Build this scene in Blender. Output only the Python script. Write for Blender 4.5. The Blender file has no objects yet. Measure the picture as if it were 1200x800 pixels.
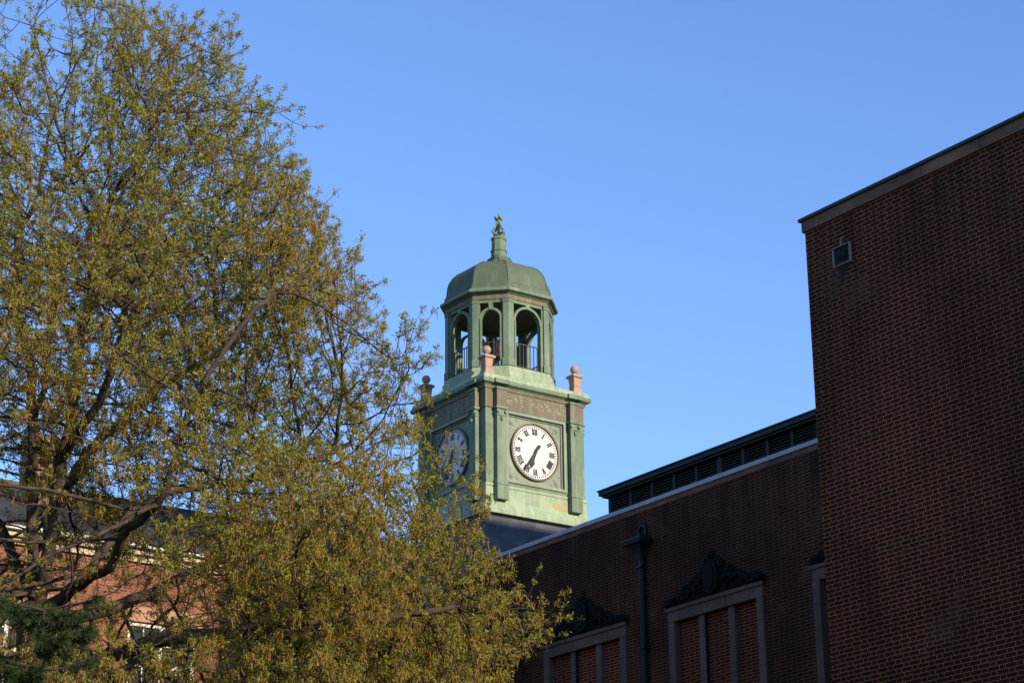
import bpy, math, random
import numpy as np
from mathutils import Vector, Matrix, kdtree
random.seed(7)
rng = np.random.default_rng(7)
C = bpy.context.scene.collection
sc = bpy.context.scene
PI = math.pi

# ------------------------------------------------------------------ helpers
class MB:
    def __init__(s): s.v = []; s.f = []
    def poly(s, pts, faces):
        n = len(s.v); s.v += [tuple(p) for p in pts]; s.f += [tuple(n+i for i in fc) for fc in faces]; return s
    def box(s, x0, x1, y0, y1, z0, z1):
        p = [(x0,y0,z0),(x1,y0,z0),(x1,y1,z0),(x0,y1,z0),(x0,y0,z1),(x1,y0,z1),(x1,y1,z1),(x0,y1,z1)]
        return s.poly(p, [(0,3,2,1),(4,5,6,7),(0,1,5,4),(1,2,6,5),(2,3,7,6),(3,0,4,7)])
    def obox(s, o, ax, ay, a0, a1, b0, b1, z0, z1):          # box in a frame: origin o, axis ax (unit), ay (unit), z up
        o = Vector(o); ax = Vector(ax); ay = Vector(ay); k = Vector((0,0,1))
        p = [o+ax*a+ay*b+k*z for z in (z0,z1) for a,b in ((a0,b0),(a1,b0),(a1,b1),(a0,b1))]
        return s.poly(p, [(0,3,2,1),(4,5,6,7),(0,1,5,4),(1,2,6,5),(2,3,7,6),(3,0,4,7)])
    def frame_prism(s, pts2, fr, d0, d1):                    # closed 2D outline (u,v) extruded from depth d0 to d1 ; fr(u,v,d)->point
        n = len(pts2)
        p = [fr(u,v,d0) for u,v in pts2] + [fr(u,v,d1) for u,v in pts2]
        return s.poly(p, [tuple(range(n))[::-1], tuple(range(n,2*n))] + [(i,(i+1)%n,n+(i+1)%n,n+i) for i in range(n)])
    def strip_prism(s, inner, outer, fr, d0, d1, closed=False):   # band between two outlines
        n = len(inner); p = []
        for d in (d0,d1):
            p += [fr(u,v,d) for u,v in inner] + [fr(u,v,d) for u,v in outer]
        fs = []
        for i in range(n if closed else n-1):
            j = (i+1) % n
            fs += [(i,j,n+j,n+i), (2*n+i,3*n+i,3*n+j,2*n+j), (i,2*n+i,2*n+j,j), (n+i,n+j,3*n+j,3*n+i)]
        if not closed:
            fs += [(0,n,3*n,2*n), (n-1,3*n-1,4*n-1,2*n-1)]
        return s.poly(p, fs)
    def loft(s, rings, cap=True):
        n = len(rings[0]); base = len(s.v)
        for r in rings: s.v += [tuple(p) for p in r]
        for k in range(len(rings)-1):
            for i in range(n):
                j = (i+1) % n
                s.f.append((base+k*n+i, base+k*n+j, base+(k+1)*n+j, base+(k+1)*n+i))
        if cap:
            s.f.append(tuple(base+i for i in range(n))[::-1]); s.f.append(tuple(base+(len(rings)-1)*n+i for i in range(n)))
        return s
    def lathe(s, prof, cx, cy, n=24, a0=0):
        return s.loft([[(cx+r*math.cos(a0+2*PI*i/n), cy+r*math.sin(a0+2*PI*i/n), z) for i in range(n)] for r,z in prof])
    def tube(s, pts, rad, n=6):
        pts = [Vector(p) for p in pts]
        rads = rad if isinstance(rad,(list,tuple)) else [rad]*len(pts)
        rings = []
        for i,p in enumerate(pts):
            d = (pts[min(i+1,len(pts)-1)]-pts[max(i-1,0)]).normalized()
            a = Vector((0,0,1)) if abs(d.z)<.9 else Vector((1,0,0))
            u = d.cross(a).normalized(); w = d.cross(u)
            rings.append([p+(u*math.cos(2*PI*k/n)+w*math.sin(2*PI*k/n))*rads[i] for k in range(n)])
        return s.loft(rings)
    def lump(s, c, r, ax=None, seg=8, rows=5):
        c = Vector(c); rings=[]
        for i in range(rows+1):
            t = PI*i/rows; rr=max(math.sin(t),.02)
            rings.append([(c.x+r[0]*rr*math.cos(2*PI*k/seg), c.y+r[1]*rr*math.sin(2*PI*k/seg), c.z-r[2]*math.cos(t)) for k in range(seg)])
        return s.loft(rings)
    def build(s, name, mat, parent=None, smooth=False, bevel=0):
        off = Vector((0,0,0))
        if parent is not None:
            q = parent
            while q is not None: off += Vector(q.location); q = q.parent
        me = bpy.data.meshes.new(name)
        me.from_pydata([(x-off.x,y-off.y,z-off.z) for x,y,z in s.v], [], s.f)
        me.materials.append(mat); me.update()
        import bmesh
        b = bmesh.new(); b.from_mesh(me); bmesh.ops.recalc_face_normals(b, faces=b.faces); b.to_mesh(me); b.free()
        if smooth:
            me.polygons.foreach_set('use_smooth', [True]*len(me.polygons))
        o = bpy.data.objects.new(name, me); C.objects.link(o)
        if parent is not None: o.parent = parent
        if bevel:
            m = o.modifiers.new('edge','BEVEL'); m.width = bevel; m.segments = 1; m.limit_method='ANGLE'
        return o

def thing(name, label, cat, loc, group=None):
    o = bpy.data.objects.new(name, None); C.objects.link(o); o.location = loc
    o['label'] = label; o['category'] = cat
    if group: o['group'] = group
    return o
def arc(cx, cz, r, a0, a1, n): return [(cx+r*math.cos(a0+(a1-a0)*i/n), cz+r*math.sin(a0+(a1-a0)*i/n)) for i in range(n+1)]

# ------------------------------------------------------------------ materials
class N:
    def __init__(s, name):
        s.m = bpy.data.materials.new(name); s.m.use_nodes = True
        s.t = s.m.node_tree; s.t.nodes.clear()
        s.out = s.t.nodes.new('ShaderNodeOutputMaterial')
    def n(s, typ, **kw):
        x = s.t.nodes.new('ShaderNode'+typ)
        for k,v in kw.items():
            if k.startswith('i_'): x.inputs[k[2:].replace('_',' ')].default_value = v
            else: setattr(x,k,v)
        return x
    def l(s, a, b): s.t.links.new(a, b)
    def math(s, op, a, b=None, c=None):
        x = s.n('Math', operation=op)
        for i,q in enumerate((a,b,c)):
            if q is None: continue
            if isinstance(q,(int,float)): x.inputs[i].default_value = q
            else: s.l(q, x.inputs[i])
        return x.outputs[0]
    def mix(s, fac, a, b, mode='MIX'):
        x = s.n('Mix', data_type='RGBA', blend_type=mode)
        for sock,q in ((x.inputs[0],fac),(x.inputs[6],a),(x.inputs[7],b)):
            if isinstance(q,(int,float)): sock.default_value = q
            elif isinstance(q,tuple): sock.default_value = q if len(q)==4 else (*q,1)
            else: s.l(q, sock)
        return x.outputs[2]
    def ramp(s, fac, lo, hi, a=0., b=1.):
        x = s.n('MapRange', interpolation_type='SMOOTHSTEP'); x.clamp=True
        s.l(fac, x.inputs[0]); x.inputs[1].default_value=lo; x.inputs[2].default_value=hi; x.inputs[3].default_value=a; x.inputs[4].default_value=b
        return x.outputs[0]
    def pos(s): return s.n('NewGeometry').outputs['Position']
    def noise(s, vec, scale, detail=4, rough=.55, stretch=None):
        if stretch:
            mp = s.n('Mapping'); mp.inputs['Scale'].default_value = stretch; s.l(vec, mp.inputs[0]); vec = mp.outputs[0]
        x = s.n('TexNoise'); x.inputs['Scale'].default_value=scale; x.inputs['Detail'].default_value=detail; x.inputs['Roughness'].default_value=rough
        s.l(vec, x.inputs['Vector']); return x.outputs['Fac']
    def bsdf(s, col, rough=.8, metal=0, bump=None, bstr=.4, bdist=.01, spec=.3):
        p = s.n('BsdfPrincipled'); p.inputs['Roughness'].default_value=rough; p.inputs['Metallic'].default_value=metal
        p.inputs['Specular IOR Level'].default_value=spec
        if isinstance(col,tuple): p.inputs['Base Color'].default_value=(*col,1)
        else: s.l(col, p.inputs['Base Color'])
        if bump is not None:
            b = s.n('Bump'); b.inputs['Strength'].default_value=bstr; b.inputs['Distance'].default_value=bdist
            s.l(bump, b.inputs['Height']); s.l(b.outputs[0], p.inputs['Normal'])
        s.l(p.outputs[0], s.out.inputs[0]); return p

def brick(name, axis, c1, c2, c3, mortar, blotch=.35, joint=.0054, top=None):
    m = N(name); P = m.pos(); sp = m.n('SeparateXYZ'); m.l(P, sp.inputs[0])
    H, PD, S = .0677, .325, .656
    warp = m.noise(P, 3.0, 2)                                       # slight unevenness of the courses
    u = m.math('ADD', sp.outputs[axis], m.math('MULTIPLY', warp, .012)); v = m.math('ADD', sp.outputs[2], m.math('MULTIPLY', warp, .008))
    vr = m.math('DIVIDE', v, H); row = m.math('FLOOR', vr); fr = m.math('FRACT', vr)
    off = m.math('MULTIPLY', m.math('FLOORED_MODULO', row, 2.), .5)
    q = m.math('ADD', m.math('DIVIDE', u, PD), off); col = m.math('FLOOR', q); fq = m.math('FRACT', q)
    du = m.math('MULTIPLY', m.math('MINIMUM', m.math('MINIMUM', fq, m.math('ABSOLUTE', m.math('SUBTRACT', fq, S))), m.math('SUBTRACT', 1., fq)), PD)
    dv = m.math('MULTIPLY', m.math('MINIMUM', fr, m.math('SUBTRACT', 1., fr)), H)
    mask = m.ramp(m.math('MINIMUM', du, dv), joint-.0015, joint+.002)
    head = m.math('GREATER_THAN', fq, S)
    cid = m.n('CombineXYZ'); m.l(m.math('ADD', m.math('MULTIPLY', col, 2.), head), cid.inputs[0]); m.l(row, cid.inputs[1])
    wn = m.n('TexWhiteNoise', noise_dimensions='3D'); m.l(cid.outputs[0], wn.inputs['Vector'])
    r1 = wn.outputs['Value']; sc_ = m.n('SeparateColor'); m.l(wn.outputs['Color'], sc_.inputs[0])
    bc = m.mix(r1, c1, c2); bc = m.mix(m.math('GREATER_THAN', sc_.outputs[1], .86), bc, c3)
    big = m.noise(P, .35, 5, .6); mid = m.noise(P, 1.7, 4, .6, (1,1,.45)); fine = m.noise(P, 60, 3)
    colr = m.mix(mask, mortar, bc)
    k = m.math('MULTIPLY', m.ramp(big, .3, .7, 1-blotch, 1+blotch*.5), m.ramp(mid, .25, .75, 1-blotch*.6, 1.15))
    k = m.math('MULTIPLY', k, m.ramp(fine, .2, .8, .8, 1.2))
    if top:
        st = m.noise(P, 2.2, 5, .7, (1,1,.06)); dz = m.math('SUBTRACT', top, sp.outputs[2])
        soot = m.math('MULTIPLY', m.ramp(st, .42, .62), m.ramp(dz, 0., 2.2, .45, 0.))
        k = m.math('MULTIPLY', k, m.math('SUBTRACT', 1., soot))
        pale = m.math('MULTIPLY', m.ramp(m.noise(P, .9, 4, .6), .60, .72), .30); colr = m.mix(pale, colr, (.13,.075,.048))
    kk = m.n('CombineColor'); [m.l(k, kk.inputs[i]) for i in range(3)]
    colr = m.mix(1., colr, kk.outputs[0], 'MULTIPLY')
    m.bsdf(colr, .9, 0, m.math('ADD', mask, m.math('MULTIPLY', fine, .4)), .7, .006, .2)
    return m.m

def mottled(name, a, b, c=None, scale=2., rough=.8, stretch=None, bstr=.25, fine=40, spec=.3, metal=0, thr=(.35,.65), cthr=(.58,.72), bdist=.01):
    m = N(name); P = m.pos()
    n1 = m.noise(P, scale, 6, .62, stretch); col = m.mix(m.ramp(n1, *thr), a, b)
    if c is not None:
        n2 = m.noise(P, scale*1.7, 5, .65, stretch); col = m.mix(m.ramp(n2, *cthr), col, c)
    n3 = m.noise(P, fine, 3)
    kk = m.n('CombineColor'); q = m.ramp(n3, .2, .8, .82, 1.16); [m.l(q, kk.inputs[i]) for i in range(3)]
    col = m.mix(1., col, kk.outputs[0], 'MULTIPLY')
    m.bsdf(col, rough, metal, n3, bstr, bdist, spec); return m.m

def copper(name, a, b, c, d=None, sheet=.55):
    """weathered copper sheet: blotches, vertical run-off streaks, and seams between sheets"""
    m = N(name); P = m.pos(); sp = m.n('SeparateXYZ'); m.l(P, sp.inputs[0])
    n1 = m.noise(P, 1.6, 6, .65); col = m.mix(m.ramp(n1, .35, .65), a, b)
    st = m.noise(P, 7., 5, .7, (1,1,.09)); col = m.mix(m.math('MULTIPLY', m.ramp(st, .48, .66), .9), col, c)
    n2 = m.noise(P, 3.3, 5, .7, (1,1,.5))
    if d is not None: col = m.mix(m.ramp(n2, .6, .72), col, d)
    dk = m.noise(P, 9., 5, .7, (1.3,1.3,.07)); col = m.mix(m.math('MULTIPLY', m.ramp(dk, .55, .70), .5), col, (.06,.075,.055))
    # sheet-to-sheet tone
    cell = m.n('CombineXYZ')
    m.l(m.math('FLOOR', m.math('DIVIDE', m.math('ADD', sp.outputs[0], sp.outputs[1]), sheet)), cell.inputs[0])
    m.l(m.math('FLOOR', m.math('DIVIDE', sp.outputs[2], sheet*.7)), cell.inputs[2])
    wn = m.n('TexWhiteNoise', noise_dimensions='3D'); m.l(cell.outputs[0], wn.inputs['Vector'])
    n3 = m.noise(P, 45, 3)
    k = m.math('MULTIPLY', m.ramp(wn.outputs['Value'], 0, 1, .93, 1.06), m.ramp(n3, .2, .8, .85, 1.12))
    kk = m.n('CombineColor'); [m.l(k, kk.inputs[i]) for i in range(3)]
    col = m.mix(1., col, kk.outputs[0], 'MULTIPLY')
    m.bsdf(col, .72, 0, m.math('ADD', n3, m.math('MULTIPLY', n1, 1.5)), .3, .012, .3); return m.m

def slate(name, a, b, axis, hrow=.16, w=.25, zslope=True):
    m = N(name); P = m.pos(); sp = m.n('SeparateXYZ'); m.l(P, sp.inputs[0])
    v = m.math('DIVIDE', sp.outputs[2], hrow*.42 if zslope else hrow); row = m.math('FLOOR', v); fr = m.math('FRACT', v)
    q = m.math('ADD', m.math('DIVIDE', sp.outputs[axis], w), m.math('MULTIPLY', m.math('FLOORED_MODULO', row, 2.), .5))
    cid = m.n('CombineXYZ'); m.l(m.math('FLOOR', q), cid.inputs[0]); m.l(row, cid.inputs[1])
    wn = m.n('TexWhiteNoise', noise_dimensions='3D'); m.l(cid.outputs[0], wn.inputs['Vector'])
    col = m.mix(wn.outputs['Value'], a, b)
    n = m.noise(P, .8, 5); kk = m.n('CombineColor'); k = m.math('MULTIPLY', m.ramp(n,.3,.7,.75,1.2), m.ramp(fr, .0, .12, .55, 1.)); [m.l(k, kk.inputs[i]) for i in range(3)]
    col = m.mix(1., col, kk.outputs[0], 'MULTIPLY')
    m.bsdf(col, .85, 0, fr, .5, .01, .2); return m.m

def leafmat(name, cols, trans=.4, rough=.6, attr='tint'):
    m = N(name); at = m.n('Attribute', attribute_name=attr)
    cr = m.n('ValToRGB'); els = cr.color_ramp.elements
    while len(els) < len(cols): els.new(.5)
    for e,(p,c) in zip(els, cols): e.position = p; e.color = (*c,1)
    m.l(at.outputs['Fac'], cr.inputs[0])
    d = m.n('BsdfPrincipled'); d.inputs['Roughness'].default_value=rough; d.inputs['Specular IOR Level'].default_value=.25
    m.l(cr.outputs[0], d.inputs['Base Color'])
    t = m.n('BsdfTranslucent'); m.l(m.mix(1., cr.outputs[0], (1.2,1.15,.6), 'MULTIPLY'), t.inputs[0])
    x = m.n('MixShader'); x.inputs[0].default_value = trans; m.l(d.outputs[0], x.inputs[1]); m.l(t.outputs[0], x.inputs[2])
    m.l(x.outputs[0], m.out.inputs[0]); return m.m

def jointed(name, a, b, axis, pitch, shift=0., joint=.008):
    m = N(name); P = m.pos(); sp = m.n('SeparateXYZ'); m.l(P, sp.inputs[0])
    q = m.math('DIVIDE', m.math('ADD', sp.outputs[axis], shift), pitch); fq = m.math('FRACT', q)
    d = m.math('MULTIPLY', m.math('MINIMUM', fq, m.math('SUBTRACT', 1., fq)), pitch)
    wn = m.n('TexWhiteNoise', noise_dimensions='1D'); m.l(m.math('FLOOR', q), wn.inputs['W'])
    col = m.mix(wn.outputs['Value'], a, b); col = m.mix(m.ramp(d, joint*.5, joint), (.03,.027,.024), col)
    n = m.noise(P, 1.5, 5, .65, (1,1,2.5)); n3 = m.noise(P, 40, 3)
    k = m.math('MULTIPLY', m.ramp(n,.3,.7,.6,1.2), m.ramp(n3,.2,.8,.85,1.12)); kk = m.n('CombineColor'); [m.l(k, kk.inputs[i]) for i in range(3)]
    m.bsdf(m.mix(1., col, kk.outputs[0], 'MULTIPLY'), .9, 0, n3, .25, .01, .25); return m.m

def plain(name, col, rough=.6, metal=0, spec=.3):
    return mottled(name, tuple(c*.85 for c in col), tuple(min(1,c*1.1) for c in col), None, 3., rough, None, .1, 30, spec, metal)

M = {}
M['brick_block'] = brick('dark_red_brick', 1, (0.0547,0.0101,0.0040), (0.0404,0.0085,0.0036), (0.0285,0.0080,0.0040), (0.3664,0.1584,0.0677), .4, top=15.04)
M['brick_block_x'] = brick('dark_red_brick_end', 0, (.046,.0098,.0048), (.034,.0082,.0042), (.024,.0078,.0046), (.36,.165,.082))
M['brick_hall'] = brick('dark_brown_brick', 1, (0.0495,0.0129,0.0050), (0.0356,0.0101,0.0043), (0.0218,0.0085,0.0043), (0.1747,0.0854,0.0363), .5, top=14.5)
M['brick_infill'] = brick('infill_brick', 1, (0.0776,0.0129,0.0052), (0.0543,0.0101,0.0044), (0.0310,0.0090,0.0046), (0.3562,0.1600,0.0722), .25)
M['brick_red'] = brick('orange_red_brick', 0, (0.2395,0.0754,0.0453), (0.1774,0.0550,0.0366), (0.1154,0.0426,0.0331), (0.2573,0.1774,0.1263), .3)
M['brick_buff'] = brick('buff_brick', 0, (0.2904,0.1848,0.1100), (0.2288,0.1364,0.0792), (0.1760,0.0968,0.0616), (0.2816,0.2200,0.1672), .3)
M['limestone'] = mottled('weathered_limestone', (0.0775,0.0484,0.0325), (0.1023,0.0651,0.0435), (0.0527,0.0341,0.0244), 1.4, .9, (1,1,.6))
M['coping_stone'] = mottled('brown_coping_stone', (.17,.135,.11), (.24,.19,.15), (.10,.085,.075), 1.6, .9)
M['flashing'] = plain('dark_metal_flashing', (.022,.025,.028), .5)
def frame_stone():
    m=N('limestone_frame'); P=m.pos(); sp=m.n('SeparateXYZ'); m.l(P,sp.inputs[0])
    def jd(sock,shift,pitch):
        fq=m.math('FRACT',m.math('DIVIDE',m.math('ADD',sock,shift),pitch)); return m.math('MULTIPLY',m.math('MINIMUM',fq,m.math('SUBTRACT',1.,fq)),pitch)
    d=m.math('MINIMUM',jd(sp.outputs[2],-11.35,.92),jd(sp.outputs[1],-34.095-.378,.757))
    n1=m.noise(P,1.4,6,.65,(1,1,.5)); col=m.mix(m.ramp(n1,.35,.65),(.098,.069,.052),(.142,.100,.075))
    n2=m.noise(P,5.,5,.7,(1,1,.15)); col=m.mix(m.math('MULTIPLY',m.ramp(n2,.52,.7),.6),col,(.060,.042,.032))
    col=m.mix(m.ramp(d,.002,.007),(.022,.016,.013),col)
    m.bsdf(col,.9,0,m.noise(P,40,3),.3,.01,.25); return m.m
M['frame_stone'] = frame_stone()
M['coping_block'] = jointed('brown_coping_stone_long', (.15,.085,.058), (.185,.11,.075), 1, 1.19, .62)
M['coping_hall'] = jointed('brown_parapet_stone', (.15,.080,.055), (.19,.105,.07), 1, 1.12, .3)
M['soot_metal'] = plain('sooty_metal', (.028,.024,.020), .95, 0, .05)
M['vent_metal'] = plain('dull_galvanised_metal', (0.2080,0.2025,0.1885), .45)
M['coping_metal'] = plain('pale_grey_painted_metal', (.34,.335,.35), .45)
M['stain'] = mottled('dark_soot', (.02,.018,.016), (.03,.026,.022), None, 5., .95)
M['verdigris_dark'] = mottled('dark_green_copper', (0.0067,0.0122,0.0100), (0.0096,0.0168,0.0131), (0.0048,0.0080,0.0073), 2., .6, (1,1,.4))
M['louver'] = mottled('dark_louver_metal', (0.0285,0.0432,0.0332), (0.0393,0.0549,0.0406), None, 3., .55)
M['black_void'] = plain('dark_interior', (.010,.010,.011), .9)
M['patina'] = copper('green_copper', (0.1029,0.1463,0.0960), (0.1327,0.1749,0.1159), (0.1761,0.2249,0.1589), (0.0963,0.1107,0.0694))
M['patina_pale'] = copper('pale_green_copper', (0.2003,0.2688,0.1785), (0.2556,0.3091,0.1992), (0.3155,0.3673,0.2573), (0.1790,0.2195,0.1452))
M['patina_panel'] = copper('grey_green_copper_panel', (0.1690,0.1984,0.1492), (0.1963,0.2188,0.1646), (0.2374,0.2798,0.2160), (0.1507,0.1577,0.1183))
M['patina_brown'] = copper('brown_green_copper', (0.1120,0.1012,0.0643), (0.1311,0.1012,0.0707), (0.1543,0.1613,0.1061), (0.0964,0.0826,0.0547))
M['patina_olive'] = copper('olive_copper', (0.0693,0.0964,0.0604), (0.0817,0.1026,0.0659), (0.0991,0.1369,0.0906), (0.0693,0.0777,0.0505), .8)
M['seam'] = plain('dark_copper_seam', (.055,.062,.045), .7)
M['rust'] = mottled('orange_rust_streak', (.34,.235,.11), (.31,.27,.165), None, 6., .9)
M['clock_white'] = mottled('white_dial_paint', (0.4488,0.4413,0.4264), (0.4862,0.4787,0.4638), (0.4039,0.3890,0.3665), 2., .55, None, .03)
M['black'] = plain('black_paint', (.018,.018,.020), .45)
M['iron'] = plain('dark_iron', (.030,.032,.035), .5)
M['urn_stone'] = mottled('pinkish_stone', (0.3510,0.2261,0.1615), (0.3052,0.2003,0.1482), (0.3738,0.2729,0.2108), 4., .85)
M['bronze'] = plain('brown_bronze', (.20,.085,.055), .35, .6, .5)
M['slate_x'] = slate('roof_slate', (.026,.028,.033), (.040,.043,.049), 0)
M['slate_wall'] = slate('shaft_slate', (0.0638,0.0713,0.0897), (0.0863,0.0938,0.1170), 0, .16, .22, False)
M['cream'] = mottled('cream_painted_trim', (0.3441,0.2693,0.1870), (0.3890,0.3142,0.2319), None, 3., .6)
M['white'] = mottled('white_paint', (0.4189,0.4039,0.3815), (0.4488,0.4375,0.4189), None, 3., .5)
M['orange_stone'] = mottled('rubbed_brick_lintel', (0.2992,0.1571,0.0972), (0.3366,0.1945,0.1235), None, 4., .85)
M['glass'] = N('window_glass'); M['glass'].bsdf((.03,.035,.04), .08, 0, None, spec=.8); M['glass'] = M['glass'].m
M['bark'] = mottled('oak_bark', (0.0405,0.0286,0.0208), (0.0675,0.0481,0.0351), (0.0270,0.0208,0.0156), 6., .95, (1,1,.3), .8, 25, bdist=.03)
M['leaf'] = leafmat('young_oak_leaf', [(0,(0.1760,0.1944,0.0299)),(.4,(0.2255,0.2290,0.0345)),(.75,(0.2915,0.2592,0.0460)),(1,(0.1518,0.1814,0.0414))], .42)
M['catkin'] = leafmat('oak_catkin', [(0,(0.2100,0.1103,0.0210)),(.5,(0.2625,0.1155,0.0231)),(1,(0.2310,0.1470,0.0357))], .3)
M['pine'] = leafmat('pine_needle', [(0,(0.0172,0.0332,0.0095)),(.6,(0.0259,0.0475,0.0123)),(1,(0.0389,0.0570,0.0152))], .15)
M['grass'] = mottled('lawn_grass', (.045,.075,.022), (.065,.095,.03), (.08,.085,.04), .8, .9, None, .6, 30)
M['concrete'] = mottled('concrete_paving', (.26,.25,.235), (.32,.31,.29), None, 1.2, .9)

# ------------------------------------------------------------------ setting: ground
g = MB().poly([(-900,-900,0),(900,-900,0),(900,900,0),(-900,900,0)], [(0,1,2,3)]).build('ground', M['grass']); g['kind']='structure'
g = MB().box(-6, 30, -1.2, 1.4, .0, .004).build('path', M['concrete']); g['kind']='structure'

# ------------------------------------------------------------------ right: windowless brick block
BX, BY, BZ = 22.58, 23.42, 15.04
bl = thing('brick_block', 'tall windowless dark red brick block with plain stone coping and a small metal vent', 'building', (BX, 10, 0))
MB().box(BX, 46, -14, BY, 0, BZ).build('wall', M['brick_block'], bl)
MB().box(BX-.035, BX+.40, -14, BY+.035, BZ, BZ+.185).build('coping', M['coping_block'], bl)
f = MB(); f.box(BX-.075, BX+.45, -14, BY+.075, BZ+.185, BZ+.235); f.build('coping_flashing', M['flashing'], bl)
# unseen rooftop block, added out of frame to throw shade over the roofs
MB().box(27.2, 46, 17, 22.0, BZ-.2, 26.4).build('added_shade_block', M['brick_block_x'], bl)
# vent
v = MB(); y0,y1,z0,z1 = 22.41, 22.79, 14.215, 14.535
def rectframe(mb, x0,x1, y0,y1,z0,z1, t):
    mb.box(x0,x1,y0,y1,z1-t,z1); mb.box(x0,x1,y0,y1,z0,z0+t); mb.box(x0,x1,y0,y0+t,z0+t,z1-t); mb.box(x0,x1,y1-t,y1,z0+t,z1-t)
v.box(BX-.02, BX-.012, y0+.01, y1-.01, z0+.01, z1-.01)
vent = v.build('vent', M['soot_metal'], bl)
f = MB(); rectframe(f, BX-.05, BX-.002, y0, y1, z0, z1, .013); f.build('vent_frame', M['vent_metal'], vent)
f = MB(); f.tube([(BX-.02, 22.62, z1), (BX-.02, 22.62, z1+.09), (BX-.02,22.56,z1+.12)], .018, 8); f.build('vent_pipe', M['vent_metal'], vent)
f = MB(); f.box(BX-.035, BX-.02, y0+.10, y1-.13, z0+.11, z1-.09); f.build('vent_mouth', M['black_void'], vent)
st = MB(); pts = [(y0+.10,z0-.01),(y1-.06,z0-.01),(y1-.10,z0-.16),(y1-.15,z0-.36),(y1-.19,z0-.2),(y0+.14,z0-.12)]
st.frame_prism(pts, lambda u,v_,d: (BX-d, u, v_), .0005, .003); st.build('soot_stain', M['stain'], bl)

# ------------------------------------------------------------------ middle: brick hall
HX, HZ, HY1 = 29.64, 14.50, 44.33
hall = thing('brick_hall', 'shaded brown brick hall with three-light blind windows and a louvered box on its roof', 'building', (HX, 34, 0))
wins = [38.635, 34.095, 29.56]; WW = 1.53; WT = 12.12; WB = 6.5
w = MB(); T = .5
edges = sorted([c for c in wins])
ys = [BY+.02] + sum([[c-WW+.16, c+WW-.16] for c in edges], []) + [HY1]
for k in range(0, len(ys), 2): w.box(HX, HX+T, ys[k], ys[k+1], 0, WT)
for k in range(1, len(ys)-1, 2): w.box(HX, HX+T, ys[k], ys[k+1], 0, WB)
w.box(HX, HX+T, BY+.02, HY1, WT, HZ)
w.box(HX+T, 52, 4, HY1, 0, HZ-.1)
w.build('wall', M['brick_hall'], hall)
# parapet: stone course, then a pale metal cap
MB().box(HX-.02, HX+.30, BY+.02, HY1, HZ, HZ+.12).build('parapet_stone', M['coping_hall'], hall)
MB().box(HX-.055, HX+.36, BY+.02, HY1, HZ+.12, HZ+.215).build('parapet_cap', M['coping_metal'], hall)
def crest(c, zb, win, seed):
    r = random.Random(seed); m = MB()
    # raised foliage crest: backing slab with a peaked outline, shield, scrolls and leaf lumps
    out = [(-1.62,0),(-1.60,.13),(-1.35,.20),(-1.12,.22),(-.95,.36),(-.72,.42),(-.55,.56),(-.36,.60),(-.22,.80),(-.10,.86),(0,1.0),(.10,.86),(.22,.80),(.36,.60),(.55,.56),(.72,.42),(.95,.36),(1.12,.22),(1.35,.20),(1.60,.13),(1.62,0)]
    m.frame_prism(out, lambda u,v_,d: (HX-d, c+u, zb+v_), .0, .05)
    def hgt(u):
        a = abs(u)
        for (u0,h0),(u1,h1) in zip(out[10:], out[11:]):
            if u0 <= a <= u1: return h0+(h1-h0)*(a-u0)/max(u1-u0,1e-6)
        return .1
    sh = [(-.20,.12),(-.24,.40),(-.20,.62),(-.1,.70),(0,.78),(.1,.70),(.20,.62),(.24,.40),(.20,.12),(0,.02)]
    m.frame_prism(sh, lambda u,v_,d: (HX-d, c+u, zb+v_), .05, .15)
    m.frame_prism([(u*.6,.12+v_*.7) for u,v_ in sh], lambda u,v_,d: (HX-d, c+u, zb+v_), .15, .18)
    for s in (-1,1):
        for (u,z,R) in ((.46,.20,.17),(.95,.15,.12),(1.36,.10,.09)):
            pts = [(HX-.09, c+s*(u+R*(1-t/14)*math.cos(t*.55)), zb+z+R*(1-t/14)*math.sin(t*.55)) for t in range(13)]
            m.tube(pts, [.045-.002*t for t in range(13)], 6)
    for k in range(150):
        u = r.uniform(-1.55,1.55); h = hgt(u); z = r.uniform(.03, max(.06,h-.02))
        a = r.uniform(.03,.085)
        m.lump((HX-.05-r.uniform(0,.06), c+u, zb+z), (r.uniform(.03,.07), a*r.uniform(.5,1.2), a*r.uniform(.6,1.3)), None, 6, 4)
    m.build('carved_crest', M['crest'], win)
M['crest'] = mottled('blackened_stone', (0.0027,0.0028,0.0026), (0.0043,0.0043,0.0037), (0.0022,0.0023,0.0022), 6., .9, None, .5)
for i,c in enumerate(wins):
    f = MB()
    fo, fi = WW, WW-.21
    f.box(HX-.06, HX+.16, c-fo, c-fi, WB, WT-.30); f.box(HX-.06, HX+.16, c+fi, c+fo, WB, WT-.30)           # jambs
    f.box(HX-.06, HX+.16, c-fo, c+fo, WT-.30, WT)                                                         # head
    f.box(HX-.10, HX-.06, c-fo-.04, c+fo+.04, WT-.07, WT+.02)                                             # small drip fillet
    win = f.build('blind_window', M['frame_stone'], hall, bevel=.012)
    for s in (-1,1):
        q = c + s*.475
        MB().box(HX+.0, HX+.16, q-.095, q+.095, WB, WT-.302).build('mullion', M['frame_stone'], win, bevel=.012)
    MB().box(HX+.10, HX+.4, c-fi, c+fi, WB, WT-.301).build('brick_infill', M['brick_infill'], win)
    crest(c, WT+.02, win, i)
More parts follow.
